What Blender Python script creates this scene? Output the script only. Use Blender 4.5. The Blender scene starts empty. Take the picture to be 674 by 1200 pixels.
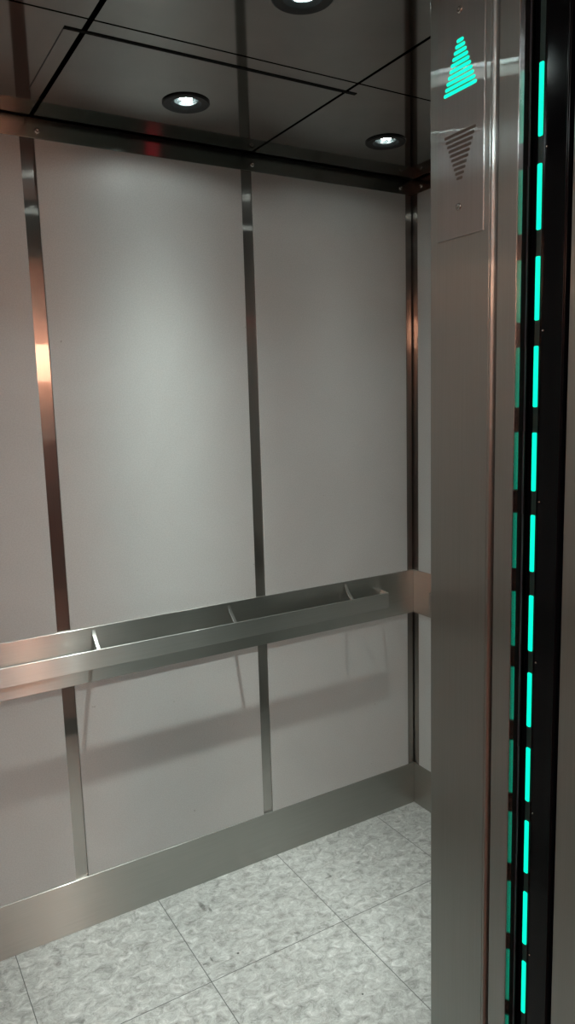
import bpy, bmesh, math, random
from mathutils import Vector, Matrix
random.seed(4)
scene = bpy.context.scene
COL = scene.collection

# ------------------------------------------------------------------ camera
cam_d = bpy.data.cameras.new('camera'); cam = bpy.data.objects.new('camera', cam_d); COL.objects.link(cam)
scene.camera = cam
cam_d.sensor_fit = 'HORIZONTAL'; cam_d.sensor_width = 36.0; cam_d.lens = 36.0 * 864.85 / 674.0
cam_d.clip_start = 0.02; cam_d.clip_end = 60
fw = Vector((0.50482895, 0.85078091, -0.14601225)); rt = Vector((0.85746926, -0.51373145, -0.02874829)); up = Vector((0.09946959, 0.11068805, 0.98886498))
M = Matrix((rt, up, -fw)).transposed().to_4x4(); M.translation = Vector((-1.8568, -2.1780, 1.6299))
cam.matrix_world = M

# ------------------------------------------------------------------ world, exposure
w = bpy.data.worlds.new('world'); scene.world = w; w.use_nodes = True
w.node_tree.nodes['Background'].inputs[0].default_value = (0.9, 0.8, 0.75, 1)
w.node_tree.nodes['Background'].inputs[1].default_value = 0.02
vs = scene.view_settings
vs.view_transform = 'Standard'; vs.look = 'None'; vs.gamma = 1.0; vs.use_curve_mapping = False
vs.exposure = 0.0

SPOT_W = 150.0       # each downlight bulb, on its axis
SPOT_COL = (0.90, 1.0, 0.95)
HALL_COL = (0.80, 0.97, 1.0)
HALL_E = 36.0        # hall ceiling lights, added for fill and reflections
ADDED_SCONCE_E = 46.0  # unseen hall lamps, added for the copper glow in the steel

# ------------------------------------------------------------------ materials
def new_mat(name):
    m = bpy.data.materials.new(name); m.use_nodes = True
    nt = m.node_tree; b = nt.nodes['Principled BSDF']
    return m, nt, b
def noise(nt, scale, detail=4, vec=None, rough=0.5, dist=0.0):
    n = nt.nodes.new('ShaderNodeTexNoise'); n.inputs['Scale'].default_value = scale
    n.inputs['Detail'].default_value = detail; n.inputs['Roughness'].default_value = rough
    n.inputs['Distortion'].default_value = dist
    if vec is not None: nt.links.new(vec, n.inputs['Vector'])
    return n
def coords(nt, scale=(1, 1, 1), rot=(0, 0, 0)):
    g = nt.nodes.new('ShaderNodeNewGeometry'); mp = nt.nodes.new('ShaderNodeMapping')
    mp.inputs['Scale'].default_value = scale; mp.inputs['Rotation'].default_value = rot
    nt.links.new(g.outputs['Position'], mp.inputs['Vector'])
    return mp.outputs['Vector']
def ramp(nt, fac, stops):
    r = nt.nodes.new('ShaderNodeValToRGB'); e = r.color_ramp.elements
    while len(e) < len(stops): e.new(0.5)
    for i, (p, c) in enumerate(stops):
        e[i].position = p; e[i].color = (*c, 1) if len(c) == 3 else c
    nt.links.new(fac, r.inputs['Fac'])
    return r.outputs['Color']
def mixc(nt, fac, a, b, mode='MIX'):
    m = nt.nodes.new('ShaderNodeMix'); m.data_type = 'RGBA'; m.blend_type = mode
    for s, v in ((m.inputs[0], fac), (m.inputs[6], a), (m.inputs[7], b)):
        if isinstance(v, (int, float)): s.default_value = v
        elif isinstance(v, tuple): s.default_value = (*v, 1)
        else: nt.links.new(v, s)
    return m.outputs[2]
def mth(nt, op, a, b=None, c=None, clamp=False):
    m = nt.nodes.new('ShaderNodeMath'); m.operation = op; m.use_clamp = clamp
    for i, v in enumerate((a, b, c)):
        if v is None: continue
        if isinstance(v, (int, float)): m.inputs[i].default_value = v
        else: nt.links.new(v, m.inputs[i])
    return m.outputs[0]

def steel(name, col, spread, grain, ax=0.12, ay=0.004, r2=0.42, a2=0.8, mix=0.5):
    """brushed stainless: spread = direction the highlights smear (across the grain); ax, ay = width of the crisp lobe along and across it"""
    m, nt, b = new_mat(name)
    out = nt.nodes['Material Output']
    t = nt.nodes.new('ShaderNodeCombineXYZ')
    for i in range(3): t.inputs[i].default_value = spread[i]
    n1 = noise(nt, 6, 5, coords(nt, grain), 0.6)
    n2 = noise(nt, 3.0, 4, coords(nt))
    c1 = ramp(nt, n1.outputs[0], [(0.3, tuple(x * 0.95 for x in col)), (0.7, tuple(min(1, x * 1.04) for x in col))])
    c = mixc(nt, mth(nt, 'MULTIPLY', n2.outputs[0], 0.35), c1, tuple(x * 0.72 for x in col))
    g = nt.nodes.new('ShaderNodeBsdfAnisotropic')
    g.inputs['Roughness'].default_value = (ax * ay) ** 0.25
    g.inputs['Anisotropy'].default_value = -(1 - math.sqrt(ay / ax))
    nt.links.new(t.outputs[0], g.inputs['Tangent']); nt.links.new(c, g.inputs['Color'])
    b.inputs['Metallic'].default_value = 1.0; b.inputs['Anisotropic'].default_value = a2
    nt.links.new(t.outputs[0], b.inputs['Tangent']); nt.links.new(c, b.inputs['Base Color'])
    nt.links.new(mth(nt, 'MULTIPLY_ADD', n2.outputs[0], 0.10, r2 - 0.05), b.inputs['Roughness'])
    mx = nt.nodes.new('ShaderNodeMixShader'); mx.inputs[0].default_value = mix
    nt.links.new(g.outputs[0], mx.inputs[1]); nt.links.new(b.outputs[0], mx.inputs[2])
    nt.links.new(mx.outputs[0], out.inputs['Surface'])
    return m
ST = (0.53, 0.525, 0.495)
VG, HG = (60, 60, 0.8), (0.8, 0.8, 60)
M_REVEAL = steel('polished_steel_reveal', (0.45, 0.43, 0.405), (1, 1, 0), VG, 0.10, 0.0010, 0.3, 0.9, 0.35)
M_JAMB = steel('brushed_steel_jamb', (0.44, 0.47, 0.45), (1, 1, 0), VG, 0.20, 0.0012, 0.5, 0.8, 0.6)
M_PLATE = steel('brushed_steel_lantern_plate', (0.48, 0.485, 0.475), (1, 1, 0), VG, 0.20, 0.0012, 0.5, 0.8, 0.55)
M_POL = steel('polished_steel_edge', (0.36, 0.35, 0.34), (1, 1, 0), VG, 0.12, 0.003, 0.3, 1.0, 0.15)
M_HOR = steel('brushed_steel_horizontal_grain', ST, (0, 0, 1), HG, 0.16, 0.008, 0.36, 0.9, 0.45)
M_TRIM = steel('polished_steel_top_band', (0.34, 0.335, 0.31), (0, 0, 1), HG, 0.05, 0.004, 0.25, 0.9, 0.3)
M_BASE = steel('brushed_steel_kick_plate', (0.47, 0.465, 0.435), (0, 0, 1), HG, 0.2, 0.010, 0.5, 0.7, 0.6)
M_BAR = steel('brushed_steel_grab_bar', (0.60, 0.60, 0.57), (0, 0, 1), HG, 0.2, 0.008, 0.45, 0.8, 0.5)

def simple(name, col, rough=0.5, metal=0.0, emit=None, es=0.0, spec=0.5):
    m, nt, b = new_mat(name)
    n = noise(nt, 22, 3, coords(nt))
    nt.links.new(mixc(nt, n.outputs[0], tuple(x * 0.88 for x in col), tuple(min(1, x * 1.1) for x in col)), b.inputs['Base Color'])
    b.inputs['Roughness'].default_value = rough; b.inputs['Metallic'].default_value = metal
    b.inputs['Specular IOR Level'].default_value = spec
    if emit:
        b.inputs['Emission Color'].default_value = (*emit, 1); b.inputs['Emission Strength'].default_value = es
    return m
M_BLACK = simple('black_gap', (0.004, 0.004, 0.004), 0.8, spec=0.1)
M_RUBBER = simple('black_rubber', (0.008, 0.008, 0.009), 0.45, spec=0.35)
M_GLOSSBLK = simple('glossy_black_plastic', (0.003, 0.003, 0.004), 0.12, spec=0.22)
M_DARKRING = simple('dark_bezel', (0.007, 0.007, 0.007), 0.35, spec=0.25)
M_SCREW = simple('screw_steel', (0.55, 0.53, 0.5), 0.22, 1.0)
M_GREEN = simple('mint_green_led', (0.0, 0.3, 0.2), 0.4, emit=(0.0, 1.0, 0.62), es=1.15)
M_GREENDIM = simple('unlit_led_window', (0.02, 0.045, 0.04), 0.35)
M_SLOT = simple('unlit_arrow_lens', (0.12, 0.10, 0.085), 0.5)
M_REFL = simple('bulb_reflector', (0.6, 0.65, 0.66), 0.2, 1.0)
M_BULB = simple('bulb_lens', (0.9, 0.9, 0.9), 0.3, emit=(0.80, 1.0, 0.98), es=62)
M_RED = simple('red_display', (0.2, 0, 0), 0.3, emit=(1.0, 0.02, 0.06), es=3.5)
M_HWALL = simple('hall_wall_paint', (0.52, 0.38, 0.33), 0.8)
M_HCEIL = simple('hall_ceiling_paint', (0.62, 0.50, 0.45), 0.85)
M_HFLOOR = simple('added_hall_carpet', (0.20, 0.085, 0.06), 0.95)  # unseen carpet, its red-brown added to warm the reflections
M_ADDED_HLIGHT = simple('added_light_diffuser', (0.8, 0.7, 0.6), 0.5, emit=HALL_COL, es=HALL_E)  # glow of the added hall ceiling lights
M_ADDED_SCONCE = simple('added_sconce_shade', (0.8, 0.7, 0.6), 0.5, emit=(1.0, 0.52, 0.34), es=ADDED_SCONCE_E)  # warm glow added to put copper into the reflections

# laminate wall panel
M_PANEL, nt, b = new_mat('grey_laminate_panel')
g = coords(nt)
n1 = noise(nt, 2.2, 6, g, 0.6, 0.6); n2 = noise(nt, 260, 2, g); n3 = noise(nt, 38, 3, g, 0.5)
c = ramp(nt, n1.outputs[0], [(0.3, (0.50, 0.497, 0.485)), (0.7, (0.55, 0.55, 0.54))])
c = mixc(nt, 0.10, c, ramp(nt, n2.outputs[0], [(0.4, (0.3, 0.29, 0.27)), (0.6, (0.75, 0.74, 0.7))]))
c = mixc(nt, ramp(nt, n3.outputs[0], [(0.735, (0, 0, 0)), (0.76, (0.5, 0.5, 0.5))]), c, (0.2, 0.18, 0.15))
nt.links.new(c, b.inputs['Base Color'])
b.inputs['Roughness'].default_value = 0.42; b.inputs['Specular IOR Level'].default_value = 0.35

# satin mirror ceiling
M_CEIL, nt, b = new_mat('satin_mirror_ceiling')
n1 = noise(nt, 3.5, 5, coords(nt), 0.6)
nt.links.new(ramp(nt, n1.outputs[0], [(0.3, (0.26, 0.255, 0.24)), (0.7, (0.33, 0.325, 0.305))]), b.inputs['Base Color'])
b.inputs['Metallic'].default_value = 1.0
b.inputs['Roughness'].default_value = 0.07

# vinyl floor tiles, 18 in, joints where the photo shows them
M_FLOOR, nt, b = new_mat('grey_marbled_vinyl_tile')
TS = 0.4572; TX = -0.197; TY = -0.4208
geo = nt.nodes.new('ShaderNodeNewGeometry'); sep = nt.nodes.new('ShaderNodeSeparateXYZ'); nt.links.new(geo.outputs['Position'], sep.inputs[0])
def joint(axis, off):
    u = mth(nt, 'DIVIDE', mth(nt, 'SUBTRACT', axis, off), TS)
    fr = mth(nt, 'FRACT', mth(nt, 'ADD', u, 100.5))
    d = mth(nt, 'MULTIPLY', mth(nt, 'ABSOLUTE', mth(nt, 'SUBTRACT', fr, 0.5)), TS)
    return d, mth(nt, 'FLOOR', mth(nt, 'ADD', u, 100.0))
dx, ix = joint(sep.outputs['X'], TX); dy, iy = joint(sep.outputs['Y'], TY)
dm = mth(nt, 'MINIMUM', dx, dy)
line = mth(nt, 'SUBTRACT', 1.0, mth(nt, 'DIVIDE', mth(nt, 'SUBTRACT', dm, 0.0006), 0.0012), clamp=True)
cx = nt.nodes.new('ShaderNodeCombineXYZ')
nt.links.new(mth(nt, 'MULTIPLY_ADD', ix, 3.17, 0.3), cx.inputs[0]); nt.links.new(mth(nt, 'MULTIPLY', iy, 5.71), cx.inputs[1]); nt.links.new(mth(nt, 'ADD', ix, iy), cx.inputs[2])
add = nt.nodes.new('ShaderNodeVectorMath'); add.operation = 'ADD'; nt.links.new(geo.outputs['Position'], add.inputs[0]); nt.links.new(cx.outputs[0], add.inputs[1])
mpn = nt.nodes.new('ShaderNodeMapping'); mpn.inputs['Scale'].default_value = (1, 1.25, 1); mpn.inputs['Rotation'].default_value = (0, 0, 0.3); nt.links.new(add.outputs[0], mpn.inputs[0])
v = mpn.outputs[0]
a = noise(nt, 30, 9, v, 0.74, 0.9); a2 = noise(nt, 85, 6, v, 0.72, 2.4); a3 = noise(nt, 5, 4, v, 0.5, 0.5)
base = ramp(nt, a.outputs[0], [(0.33, (0.12, 0.118, 0.11)), (0.44, (0.29, 0.288, 0.272)), (0.56, (0.42, 0.418, 0.40)), (0.68, (0.62, 0.62, 0.60))])
base = mixc(nt, ramp(nt, a2.outputs[0], [(0.58, (0, 0, 0)), (0.68, (0.6, 0.6, 0.6))]), base, (0.70, 0.70, 0.67))
base = mixc(nt, ramp(nt, a2.outputs[0], [(0.34, (0.8, 0.8, 0.8)), (0.42, (0, 0, 0))]), base, (0.13, 0.13, 0.125))
base = mixc(nt, mth(nt, 'MULTIPLY', a3.outputs[0], 0.35), base, (0.36, 0.36, 0.345))
# scuffs and specks lying on the tiles
wob = noise(nt, 90, 4, geo.outputs['Position'], 0.7)
for sx, sy, rx, ry, k in ((-.997, -.362, .006, .005, .95), (-1.000, -.111, .010, .034, .55), (-.985, -.140, .006, .016, .6), (-.569, -.214, .020, .007, .5), (-.560, -.205, .006, .020, .45), (-.776, -.689, .0045, .0045, .9), (-1.100, -.348, .010, .004, .6), (-1.075, -.340, .003, .014, .6)):
    vd = nt.nodes.new('ShaderNodeVectorMath'); vd.operation = 'SUBTRACT'; nt.links.new(geo.outputs['Position'], vd.inputs[0]); vd.inputs[1].default_value = (sx, sy, 0)
    vm = nt.nodes.new('ShaderNodeVectorMath'); vm.operation = 'MULTIPLY'; nt.links.new(vd.outputs[0], vm.inputs[0]); vm.inputs[1].default_value = (1 / rx, 1 / ry, 0)
    vl = nt.nodes.new('ShaderNodeVectorMath'); vl.operation = 'LENGTH'; nt.links.new(vm.outputs[0], vl.inputs[0])
    mk = mth(nt, 'SUBTRACT', 1.35, mth(nt, 'ADD', vl.outputs['Value'], mth(nt, 'MULTIPLY', wob.outputs[0], 1.0)), clamp=True)
    base = mixc(nt, mth(nt, 'MULTIPLY', mth(nt, 'MINIMUM', mth(nt, 'MULTIPLY', mk, 3.0), 1.0), k), base, (0.035, 0.034, 0.03))
base = mixc(nt, mth(nt, 'MULTIPLY', line, 0.85), base, (0.03, 0.03, 0.028))
nt.links.new(base, b.inputs['Base Color'])
b.inputs['Roughness'].default_value = 0.38; b.inputs['Specular IOR Level'].default_value = 0.4
bp = nt.nodes.new('ShaderNodeBump'); bp.inputs['Strength'].default_value = 0.25; bp.inputs['Distance'].default_value = 0.001
nt.links.new(mth(nt, 'SUBTRACT', 1.0, line), bp.inputs['Height']); nt.links.new(bp.outputs[0], b.inputs['Normal'])

# ------------------------------------------------------------------ helpers
def obj(name, bm, m, parent=None, loc=(0, 0, 0), smooth=False, bevel=0.0):
    bmesh.ops.recalc_face_normals(bm, faces=bm.faces)
    me = bpy.data.meshes.new(name); bm.to_mesh(me); bm.free()
    if smooth:
        for p in me.polygons: p.use_smooth = True
    o = bpy.data.objects.new(name, me); COL.objects.link(o); me.materials.append(m)
    o.location = loc
    if parent: o.parent = parent
    if bevel:
        md = o.modifiers.new('bevel', 'BEVEL'); md.width = bevel; md.segments = 3; md.limit_method = 'ANGLE'
        if not smooth:
            for p in me.polygons: p.use_smooth = True
            wn = o.modifiers.new('wn', 'WEIGHTED_NORMAL'); wn.keep_sharp = True
    return o
def thing(name, label, cat, loc=(0, 0, 0), group=None, rotz=0):
    o = bpy.data.objects.new(name, None); COL.objects.link(o); o.location = loc; o.rotation_euler = (0, 0, rotz)
    return tag(o, label, cat, group)
def tag(o, label, cat, group=None):
    o['label'] = label; o['category'] = cat
    if group: o['group'] = group
    return o
def st(o, label):
    o['kind'] = 'structure'; o['label'] = label; return o
def box(bm, x0, x1, y0, y1, z0, z1):
    vs_ = [bm.verts.new((x, y, z)) for x in (x0, x1) for y in (y0, y1) for z in (z0, z1)]
    for f in ((0, 1, 3, 2), (4, 6, 7, 5), (0, 4, 5, 1), (2, 3, 7, 6), (0, 2, 6, 4), (1, 5, 7, 3)):
        bm.faces.new([vs_[i] for i in f])
    return bm
def bx(*a): return box(bmesh.new(), *a)
def extrude_poly(pts, d0, d1, fn):
    """pts 2-D outline, extruded d0..d1, fn(u, v, d) -> xyz"""
    bm = bmesh.new()
    A = [bm.verts.new(fn(u, v_, d0)) for u, v_ in pts]; B = [bm.verts.new(fn(u, v_, d1)) for u, v_ in pts]
    n = len(pts)
    for i in range(n): bm.faces.new((A[i], A[(i + 1) % n], B[(i + 1) % n], B[i]))
    bm.faces.new(A); bm.faces.new(B)
    return bm
def lathe(prof, n=40, close=False):
    bm = bmesh.new(); rings = []
    for r, z in prof:
        rings.append([bm.verts.new((r * math.cos(2 * math.pi * i / n), r * math.sin(2 * math.pi * i / n), z)) for i in range(n)] if r > 1e-6 else [bm.verts.new((0, 0, z))])
    for a_, b_ in zip(rings, rings[1:]):
        for i in range(n):
            j = (i + 1) % n
            if len(a_) == 1 and len(b_) == 1: continue
            if len(a_) == 1: bm.faces.new((a_[0], b_[j], b_[i]))
            elif len(b_) == 1: bm.faces.new((a_[i], a_[j], b_[0]))
            else: bm.faces.new((a_[i], a_[j], b_[j], b_[i]))
    return bm
def copy_tree(o, parent=None):
    c_ = o.copy(); COL.objects.link(c_)
    if parent: c_.parent = parent
    for ch in list(o.children):
        if ch.type != 'LIGHT': copy_tree(ch, c_)
    return c_

# ------------------------------------------------------------------ cab dimensions (metres)
W = 2.03; H = 2.411; HT = 2.56
XJ = -1.0368; XL = -1.95; YF = -1.2598; ZHD = 2.29
ZB, ZRB, ZRT, ZT = 0.171, 0.802, 0.973, 2.362
JA, JB = -1.3525, -0.680          # centres of the two steel reveals

# ------------------------------------------------------------------ structure
st(obj('floor', bx(-W - .02, .02, YF - .18, .02, -0.04, 0), M_FLOOR), 'grey marbled vinyl tile floor of the elevator cab')
st(obj('wall_back', bx(-W, 0, .006, .03, 0, HT), M_REVEAL), 'back wall of brushed steel behind the grey panels')
st(obj('wall_right', bx(.006, .03, -1.255, .03, 0, HT), M_REVEAL), 'right wall of brushed steel behind the grey panels')
st(obj('wall_left', bx(-W - .03, -W - .006, -1.255, .03, 0, HT), M_REVEAL), 'left wall of brushed steel behind the grey panels')
st(obj('ceiling', bx(-W - .02, .02, -1.40, .02, 2.47, 2.50), M_BLACK), 'black void above the suspended ceiling panels')
# kick plates and top trims
st(obj('baseboard_back', bx(-W, 0, -.004, .006, 0, ZB), M_BASE, bevel=.001), 'brushed steel kick plate along the back wall')
st(obj('baseboard_right', bx(-.004, .006, -1.25, -.0045, 0, ZB), M_BASE, bevel=.001), 'brushed steel kick plate along the right wall')
st(obj('baseboard_left', bx(-W - .006, -W + .004, -1.25, -.0045, 0, ZB), M_BASE, bevel=.001), 'brushed steel kick plate along the left wall')
tb = st(obj('trim_1', bx(-W, 0, -.003, .006, ZT, H + .004), M_TRIM, bevel=.001), 'brushed steel band under the ceiling on the back wall')
tr = st(obj('trim_2', bx(-.003, .006, -1.25, -.0035, ZT, H + .004), M_TRIM, bevel=.001), 'brushed steel band under the ceiling on the right wall')
st(obj('trim_3', bx(-W - .006, -W + .003, -1.25, -.0035, ZT, H + .004), M_TRIM, bevel=.001), 'brushed steel band under the ceiling on the left wall')
# round bosses of the trim screws beside each reveal
def screw_bm(r=.007, h=.003):
    bm = lathe([(0, 0), (r, 0), (r, h * .4), (r * .7, h * .9), (r * .35, h), (r * .3, h * .4), (0, h * .4)], 16)
    return bm
def face_to(bm, n):
    q = Vector((0, 0, 1)).rotation_difference(Vector(n)).to_matrix().to_4x4()
    bmesh.ops.transform(bm, matrix=q, verts=bm.verts); return bm
for x in (JA + .028, JB + .02, -.055):
    obj('trim_screw', face_to(screw_bm(.008, .005), (0, -1, 0)), M_SCREW, tb, (x, -.003, 2.382), smooth=True)
obj('trim_screw', face_to(screw_bm(.008, .005), (-1, 0, 0)), M_SCREW, tr, (-.003, -.055, 2.382), smooth=True)

# front of the cab: right return (with the jamb face), left return, header
st(obj('wall_front', bx(XJ, .03, -1.3842, YF, 0, HT), M_JAMB, bevel=.0015), 'brushed steel front return and jamb of the elevator doorway')
st(obj('wall_front_left', bx(-W - .03, XL, -1.3842, YF, 0, HT), M_JAMB, bevel=.0015), 'narrow steel return left of the elevator doorway')
st(obj('wall_front_header', bx(XL, XJ, -1.3842, YF, ZHD, HT), M_JAMB, bevel=.0015), 'steel header above the elevator doorway')
# rounded bead, dark slot, door strike post
bead = []
for i in range(9):
    t = -math.pi / 2 + math.pi * i / 8
    bead.append((XJ + .003 - .0055 * math.cos(t), -1.3888 + .0046 * math.sin(t)))
bead = [(XJ + .02, -1.3888 - .0046)] + bead + [(XJ + .02, -1.3888 + .0046)]
st(obj('trim_4', extrude_poly(bead, 0, 2.45, lambda u, v_, d: (u, v_, d)), M_JAMB), 'rounded steel bead down the elevator jamb')
st(obj('trim_5', bx(XJ + .012, XJ + .04, -1.4010, -1.3850, 0, 2.45), M_RUBBER), 'dark slot between the jamb and the strike post')
st(obj('trim_6', bx(XJ, XJ + .0095, -1.4345, -1.3996, 0, 2.45), M_JAMB, bevel=.0008), 'narrow steel strike post beside the light strip')
st(obj('trim_14', bx(XJ, XJ + .0092, -1.4358, -1.4347, 0, 2.45), M_POL, bevel=.0003), 'polished steel edge of the strike post mirroring the green dashes')
st(obj('trim_7', bx(XJ + .0097, XJ + .0255, -1.4350, -1.4012, 0, 2.45), M_BLACK, bevel=.001), 'black rubber edge behind the strike post')
# thin rubber lip running down the black edge
lip = bmesh.new()
pts = [(XJ + .0175, -1.4385, .02 + .06 * i) for i in range(41)]
for i, p in enumerate(pts):
    q = (p[0] + random.uniform(-.0006, .0006), p[1], p[2])
    pts[i] = q
for a_, b_ in zip(pts, pts[1:]):
    box(lip, min(a_[0], b_[0]), min(a_[0], b_[0]) + .0012, a_[1], a_[1] + .002, a_[2], b_[2])
st(obj('trim_8', lip, simple('rubber_lip', (0.05, 0.05, 0.06), 0.4)), 'thin rubber lip down the black door edge')
# dark shaft gap and hall-side door frame
st(obj('wall_shaft', bx(-.962, -.94, -1.64, -1.385, -.04, 2.6), M_BLACK), 'black inside of the door pocket')
XH = -1.0105
st(obj('trim_9', bx(XH, -.965, -1.66, -1.5030, 0, 2.6), M_JAMB, bevel=.002), 'brushed steel hall door frame at the right edge')
st(obj('trim_10', bx(-2.06, -1.96, -1.66, -1.3850, 0, 2.45), M_JAMB, bevel=.002), 'brushed steel hall door frame on the left of the doorway')
st(obj('trim_11', bx(-1.96, XH, -1.66, -1.3850, ZHD + .03, 2.45), M_JAMB, bevel=.002), 'steel head of the hall door frame')
st(obj('door_sill', bx(-1.96, -.965, -1.66, YF - .18, -.04, .001), M_BASE), 'grooved metal sill under the elevator door')

# the hall behind the camera: lamps, carpet and wainscot added for copper reflections
HY0, HY1, HX0, HX1, HZ = -1.661, -4.6, -5.2, 1.6, 2.85
hw = bmesh.new(); box(hw, HX0, -2.06, HY0 - .004, HY0 + .1, 0, HZ); box(hw, -.965, HX1, HY0 - .004, HY0 + .1, 0, HZ); box(hw, -2.06, -.965, HY0 - .004, HY0 + .1, 2.45, HZ)
st(obj('wall_hall_near', hw, M_HWALL), 'hall wall around the elevator doorway')
st(obj('wall_hall_far', bx(HX0, HX1, HY1 - .1, HY1, 0, HZ), M_HWALL), 'far wall of the hall behind the viewer')
st(obj('wall_hall_left', bx(HX0 - .1, HX0, HY1, HY0, 0, HZ), M_HWALL), 'left end wall of the hall')
st(obj('wall_hall_right', bx(HX1, HX1 + .1, HY1, HY0, 0, HZ), M_HWALL), 'right end wall of the hall')
wd = simple('added_wainscot_wood', (0.20, 0.065, 0.05), 0.45)  # unseen wood, added to redden the steel reflections
st(obj('trim_15', bx(HX0, HX1, HY1, HY1 + .02, 0, 1.36), wd, bevel=.004), 'added dark red wood wainscot, out of view, on the far hall wall')
st(obj('trim_16', bx(HX0, HX0 + .02, HY1 + .021, HY0, 0, 1.36), wd, bevel=.004), 'added dark red wood wainscot, out of view, on the left hall wall')
st(obj('floor_hall', bx(HX0, HX1, HY1, -1.66, -.04, 0), M_HFLOOR), 'floor of the hall with an added red-brown carpet')
st(obj('ceiling_hall', bx(HX0, HX1, HY1, HY0, HZ, HZ + .1), M_HCEIL), 'ceiling of the hall')
for x, y, lb in ((-2.9, -3.4, 'added square ceiling light, out of view, in the hall left of the doorway'), (-0.85, -3.4, 'added square ceiling light, out of view, in the hall right of the doorway')):
    t = thing('added_hall_light', lb, 'ceiling light', (x, y, HZ), 'added hall lights')  # invented fixture, placed for its reflection in the rail and bands
    obj('frame', bx(-.32, .32, -.32, .32, -.03, 0), M_HCEIL, t, bevel=.005)
    obj('diffuser', bx(-.28, .28, -.28, .28, -.05, -.0305), M_ADDED_HLIGHT, t, bevel=.008)
for x, z, lb in ((-.66, 2.02, 'added warm sconce, out of view, on the far hall wall to the right'), (-3.85, 2.36, 'added warm sconce, out of view, on the far hall wall to the left')):
    t = thing('added_sconce', lb, 'added lamp', (x, HY1, z), 'added hall sconces')  # invented lamp, placed for its spot in the steel strips
    obj('backplate', bx(-.05, .05, 0, .02, -.12, .12), M_SCREW, t, bevel=.004)
    pf = [(.0, -.13), (.05, -.13), (.09, .0), (.11, .13), (.0, .13)]
    sh = lathe([(0, -.15), (.08, -.15), (.12, 0), (.15, .15), (0, .15)], 24)
    obj('shade', sh, M_ADDED_SCONCE, t, (0, .172, 0), smooth=False)

# ------------------------------------------------------------------ wall panels (each lifts off its wall)
GAPW = .0195
def panel(side, s0, s1, z0, z1, label, grp):
    # s = distance from the back right corner (back, right) or from the back left corner (left)
    if side == 'back': b_ = bx(-s1, -s0, 0.0, .0055, z0, z1)
    elif side == 'right': b_ = bx(0.0, .0055, -s1, -s0, z0, z1)
    else: b_ = bx(-W - .0055, -W, -s1, -s0, z0, z1)
    tag(obj('laminate_panel', b_, M_PANEL, bevel=.0012), label, 'wall panel', grp)
back_cols = [(.030, -JB - GAPW, 'right'), (-JB + GAPW, -JA - GAPW, 'middle'), (-JA + GAPW, W - .03, 'left')]
for s0, s1, n in back_cols:
    where = {'right': 'next to the corner', 'middle': 'in the middle of the back wall', 'left': 'cut off by the left edge of the view'}[n]
    panel('back', s0, s1, ZRT - .01, ZT + .01, 'tall grey laminate panel above the handrail, ' + where, 'laminate panels on the back wall')
    panel('back', s0, s1, ZB - .01, ZRB + .01, 'short grey laminate panel below the handrail, ' + where, 'laminate panels on the back wall')
for s0, s1, n in ((.030, .61, 'beside the corner'), (.645, 1.225, 'near the front return')):
    panel('right', s0, s1, ZRT - .01, ZT + .01, 'tall grey laminate panel on the right wall ' + n, 'laminate panels on the right wall')
    panel('right', s0, s1, ZB - .01, ZRB + .01, 'short grey laminate panel on the right wall ' + n, 'laminate panels on the right wall')
    panel('left', s0, s1, ZRT - .01, ZT + .01, 'tall grey laminate panel on the left wall ' + n, 'laminate panels on the left wall')
    panel('left', s0, s1, ZB - .01, ZRB + .01, 'short grey laminate panel on the left wall ' + n, 'laminate panels on the left wall')

# ------------------------------------------------------------------ handrails
def handrail(side, L, e0, e1, brs, label):
    if side == 'back': base = (0, -.0, ZRB); fn = lambda s, d, z: (-s, -d, z)
    elif side == 'right': base = (0, 0, ZRB); fn = lambda s, d, z: (-d, -s, z)
    else: base = (-W, 0, ZRB); fn = lambda s, d, z: (d, -s, z)
    t = thing('handrail', label, 'handrail', base, 'handrails of the elevator cab')
    def mbox(s0, s1, d0, d1, z0, z1):
        a_ = fn(s0, d0, z0); c_ = fn(s1, d1, z1)
        return bx(min(a_[0], c_[0]), max(a_[0], c_[0]), min(a_[1], c_[1]), max(a_[1], c_[1]), z0, z1)
    lo = 0 if side == 'back' else .0045
    obj('backplate', mbox(lo, L, -.006, .004, 0, ZRT - ZRB), M_HOR, t, bevel=.001)
    # flat bar with ends turned back to the wall
    o, th, r = .058, .006, .012
    path = []
    def arc(cs, cd, a0, a1, rr, n=6):
        return [(cs + rr * math.cos(math.radians(a0 + (a1 - a0) * i / n)), cd + rr * math.sin(math.radians(a0 + (a1 - a0) * i / n))) for i in range(n + 1)]
    outer = [(e0, .0045)] + arc(e0 + r, o - r, 180, 90, r) + arc(e1 - r, o - r, 90, 0, r) + [(e1, .0045)]
    inner = [(e1 - th, .0045)] + arc(e1 - r, o - r, 0, 90, r - th) + arc(e0 + r, o - r, 90, 180, r - th) + [(e0 + th, .0045)]
    outl = outer + inner
    b_ = extrude_poly(outl, .058, .115, lambda u, v_, d: fn(u, v_, d))
    obj('grab_bar', b_, M_BAR, t, bevel=.0012)
    for s in brs:
        top = [(.0042 + .045 * (i / 10) ** 1.45, .163 - .050 * (i / 10) ** 0.9) for i in range(11)]
        low = [(u, v_ - .0045 - .004 * i / 10) for i, (u, v_) in enumerate(top)]
        b_ = extrude_poly(top + [(.0518, .109), (.0518, .100)] + low[::-1], s - .0055, s + .0055, lambda u, v_, d: fn(d, u, v_))
        obj('bracket', b_, M_HOR, t, bevel=.0008)
    return t
handrail('back', W, .163, W - .163, [.327, .805, 1.265, 1.72], 'long flat steel handrail on its steel band across the back wall')
handrail('right', 1.245, .148, 1.10, [.33, .92], 'steel handrail on the right wall, mostly hidden behind the jamb')
handrail('left', 1.245, .148, 1.10, [.33, .92], 'steel handrail on the left wall of the cab')

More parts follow.
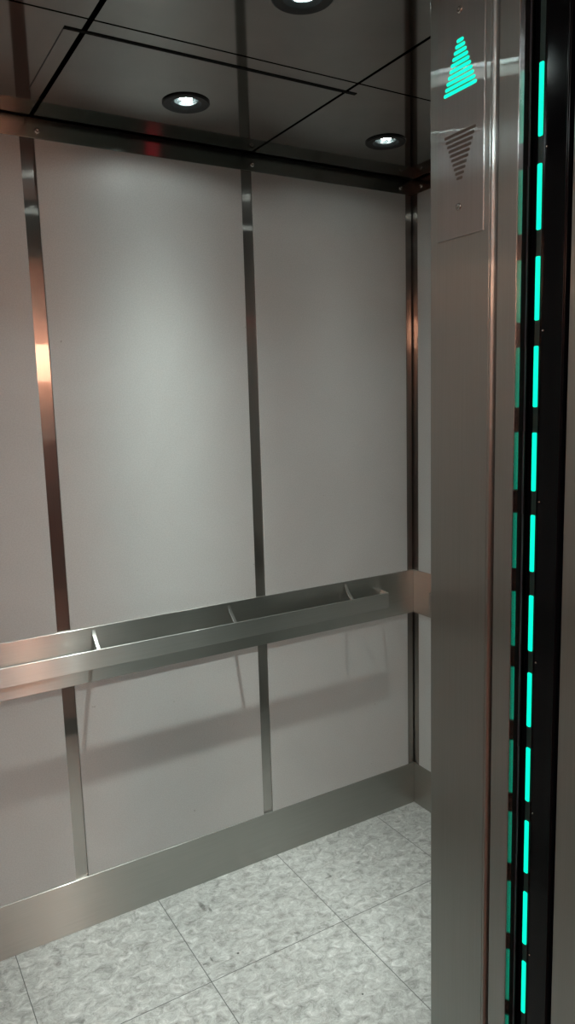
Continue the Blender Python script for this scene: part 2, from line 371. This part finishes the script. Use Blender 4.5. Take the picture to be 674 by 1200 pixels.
# ------------------------------------------------------------------ ceiling panels with a cut-out for each downlight
HR = .050
def ceil_panel(x0, x1, y0, y1, lx, ly, label):
    bm = bmesh.new(); n = 48; zs = (H, H + .012)
    rects, circ = [], []
    corners = [math.atan2(yy - ly, xx - lx) % (2 * math.pi) for xx in (x0, x1) for yy in (y0, y1)]
    angs = sorted([2 * math.pi * i / n for i in range(n)] + corners)
    for z in zs:
        R_, C_ = [], []
        for t in angs:
            dx_, dy_ = math.cos(t), math.sin(t)
            k = min([((x1 if dx_ > 0 else x0) - lx) / dx_ if abs(dx_) > 1e-9 else 1e9, ((y1 if dy_ > 0 else y0) - ly) / dy_ if abs(dy_) > 1e-9 else 1e9])
            R_.append(bm.verts.new((lx + k * dx_, ly + k * dy_, z))); C_.append(bm.verts.new((lx + HR * dx_, ly + HR * dy_, z)))
        rects.append(R_); circ.append(C_)
    m_ = len(angs)
    for i in range(m_):
        j = (i + 1) % m_
        for z in (0, 1): bm.faces.new((rects[z][i], rects[z][j], circ[z][j], circ[z][i]))
        bm.faces.new((rects[0][i], rects[0][j], rects[1][j], rects[1][i]))
        bm.faces.new((circ[0][i], circ[0][j], circ[1][j], circ[1][i]))
    bmesh.ops.remove_doubles(bm, verts=bm.verts, dist=1e-5)
    return tag(obj('ceiling_panel', bm, M_CEIL), label, 'ceiling panel', 'mirror ceiling panels')
cols = [(-.668, -.018, -.348, 'right'), (-1.337, -.677, -1.007, 'middle'), (-2.012, -1.3495, -1.68, 'left')]
rows = [(-.585, -.034, -.288, 'along the back wall'), (-1.235, -.591, -.862, 'nearer the doorway')]
# downlight prototype
def downlight():
    t = thing('recessed_downlight', '', 'downlight', (0, 0, H), 'recessed ceiling downlights')
    obj('bezel', lathe([(.062, 0), (.062, -.003), (.059, -.005), (.040, -.003), (.031, .004), (.031, .030), (.046, .030), (.046, .0005), (.062, 0)], 48), M_DARKRING, t, smooth=False)
    obj('reflector', lathe([(.0305, .005), (.029, .012), (.0205, .026), (0, .030)], 40), M_REFL, t, smooth=True)
    for k, (u, v_) in enumerate(((-.010, .002), (.010, -.002), (.0, .010))):
        obj('bulb_lens', lathe([(0, -.003), (.004, -.0025), (.0065, 0), (.0065, .006), (0, .006)], 20), M_BULB, t, (u, v_, .010), smooth=True)
    return t
POWER = {('middle', -.288): 5.1, ('right', -.288): 1.1, ('left', -.288): 0.4, ('left', -.862): 0.75, ('middle', -.862): 0.85, ('right', -.862): 0.75}      # relative bulb strengths, fitted to the wall brightness
def beam(watts):
    """narrow reflector beam: intensity falls off exponentially with the angle from the axis"""
    ld = bpy.data.lights.new('bulb_light', 'SPOT'); ld.energy = watts; ld.color = SPOT_COL
    ld.spot_size = math.radians(168); ld.spot_blend = 0.3; ld.shadow_soft_size = .012
    ld.use_nodes = True; nt = ld.node_tree; em = nt.nodes['Emission']
    tc = nt.nodes.new('ShaderNodeTexCoord'); sp = nt.nodes.new('ShaderNodeSeparateXYZ'); nt.links.new(tc.outputs['Normal'], sp.inputs[0])
    ang = mth(nt, 'ARCCOSINE', mth(nt, 'MINIMUM', mth(nt, 'ABSOLUTE', sp.outputs['Z']), 1.0))
    ang = mth(nt, 'MAXIMUM', ang, 0.19)
    nt.links.new(mth(nt, 'ADD', mth(nt, 'EXPONENT', mth(nt, 'MULTIPLY', ang, -7.6)), 0.0015), em.inputs['Strength'])
    return ld
dl0 = downlight(); first = True
for x0, x1, lx, cn in cols:
    for y0, y1, ly, rn in rows:
        ceil_panel(x0, x1, y0, y1, lx, ly, f'dark mirror ceiling panel, {cn} one {rn}')
        o = dl0 if first else copy_tree(dl0)
        first = False
        o.location = (lx, ly, H); o['label'] = f'recessed downlight with dark bezel in the {cn} ceiling panel {rn}'
        lo = bpy.data.objects.new('bulb_light', beam(SPOT_W * POWER.get((cn, ly), 1.0))); COL.objects.link(lo); lo.parent = o; lo.location = (0, 0, -.012)
# black strip and hairline laid just under the ceiling
st(obj('trim_12', bx(-1.384, -.640, -.5385, -.5275, H - .0012, H - .0002), M_BLACK), 'short black line across the mirror ceiling')
st(obj('trim_13', bx(-1.3845, -1.3825, -.5275, -.19, H - .0010, H - .0002), simple('faint', (.03, .028, .026), .5)), 'fine seam line on the mirror ceiling')  # thin dark line just below the panel face

# ------------------------------------------------------------------ direction lantern in the jamb
def slot_pts(yc, zc, half, hh, n=6):
    p = []
    for i in range(n + 1):
        t = -math.pi / 2 + math.pi * i / n
        p.append((yc + half - hh + hh * math.cos(t), zc + hh * math.sin(t)))
    for i in range(n + 1):
        t = math.pi / 2 + math.pi * i / n
        p.append((yc - half + hh + hh * math.cos(t), zc + hh * math.sin(t)))
    return p
LX = XJ
lan = thing('direction_lantern', 'steel elevator direction plate with lit green up arrow and unlit down arrow', 'direction lantern', (LX, -1.327, 1.868))
obj('face_plate', bx(-.0030, .0, -.048, .048, 0, .354), M_PLATE, lan, bevel=.0011)
fnx = lambda u, v_, d: (d, u, v_)
def arrow(name, label, z_base, z_tip, nb, m, half0, half1, hh, lit):
    a_ = None
    for i in range(nb):
        t = i / (nb - 1)
        z = z_base + (z_tip - z_base) * t - 1.868; hf = half0 + (half1 - half0) * t
        b_ = extrude_poly(slot_pts(0, z, hf, hh), -.0036 if lit else -.0032, -.0026, fnx)
        if a_ is None:
            a_ = bmesh.new()
        me = bpy.data.meshes.new('tmp'); bmesh.ops.recalc_face_normals(b_, faces=b_.faces); b_.to_mesh(me); b_.free(); a_.from_mesh(me); bpy.data.meshes.remove(me)
    o = obj(name, a_, m, lan); o['label'] = label
arrow('up_arrow', 'lit mint green up arrow of ten bars', 2.0735, 2.1395, 10, M_GREEN, .0335, .0068, .0024, True)
arrow('down_arrow', 'unlit down arrow of ten slots', 2.014, 1.951, 10, M_SLOT, .0325, .0065, .0021, False)
for z in (2.180, 1.911):
    obj('screw', face_to(screw_bm(.0052, .0022), (-1, 0, 0)), M_SCREW, lan, (-.0030, .0015, z - 1.868), smooth=True)

# ------------------------------------------------------------------ door light curtain with its green dashes
lc = thing('light_curtain', 'tall black door sensor strip with a row of glowing green dashes', 'door sensor', (XH, -1.466, 0))
obj('housing', bx(0, .045, -.030, .0285, 0.02, 2.45), M_GLOSSBLK, lc, bevel=.0015)
obj('lens_strip', bx(-.0008, .0005, .0110, .0190, 0.05, 2.42), M_GREENDIM, lc)
ztop = [2.069, 1.941, 1.820, 1.699, 1.578, 1.459, 1.339, 1.220, 1.101, .981, .861, .740]
zbot = [1.976, 1.855, 1.734, 1.614, 1.494, 1.375, 1.254, 1.135, 1.014, .894, .771, .649]
def rrect(hw, hh, r):
    p = []
    for sx, sy, a0 in ((1, 1, 0), (-1, 1, 90), (-1, -1, 180), (1, -1, 270)):
        for i in range(4):
            a_ = math.radians(a0 + 30 * i)
            p.append((sx * (hw - r) + r * math.cos(a_), sy * (hh - r) + r * math.sin(a_)))
    return p
zs = list(zip(ztop, zbot)) + [(.740 - .1205 * k, .649 - .1205 * k) for k in range(1, 5)]
for a_, b_ in zs:
    o = obj('light_dash', extrude_poly(rrect(.0035, (a_ - b_) / 2, .0016), -.0022, -.0006, fnx), M_GREEN, lc, (0, .0150, (a_ + b_) / 2))
for k in range(9):
    z = 1.96 - k * .2405
    obj('screw', face_to(screw_bm(.0016, .001), (-1, 0, 0)), M_SCREW, lc, (0, .0055, z), smooth=True)
# slim trim edge on the housing
obj('edge_rib', bx(-.003, .001, -.0295, -.0265, 0.02, 2.45), M_GLOSSBLK, lc, bevel=.0008)

# ------------------------------------------------------------------ car operating panel on the inside of the front return
cop = thing('car_operating_panel', 'steel car operating panel with red floor display on the inside of the front return', 'elevator control panel', (-.50, YF, .95))
obj('face_plate', bx(-.14, .14, .0003, .004, 0, 1.25), M_JAMB, cop, bevel=.001)
obj('floor_display', bx(-.03, .03, .0042, .008, 1.06, 1.11), M_RED, cop, bevel=.001)
for r in range(4):
    for c_ in range(2):
        obj('floor_button', face_to(lathe([(0, 0), (.017, 0), (.017, .005), (.013, .007), (0, .007)], 20), (0, 1, 0)), M_SCREW, cop, (-.045 + .09 * c_, .0042, .2 + .09 * r), smooth=True)
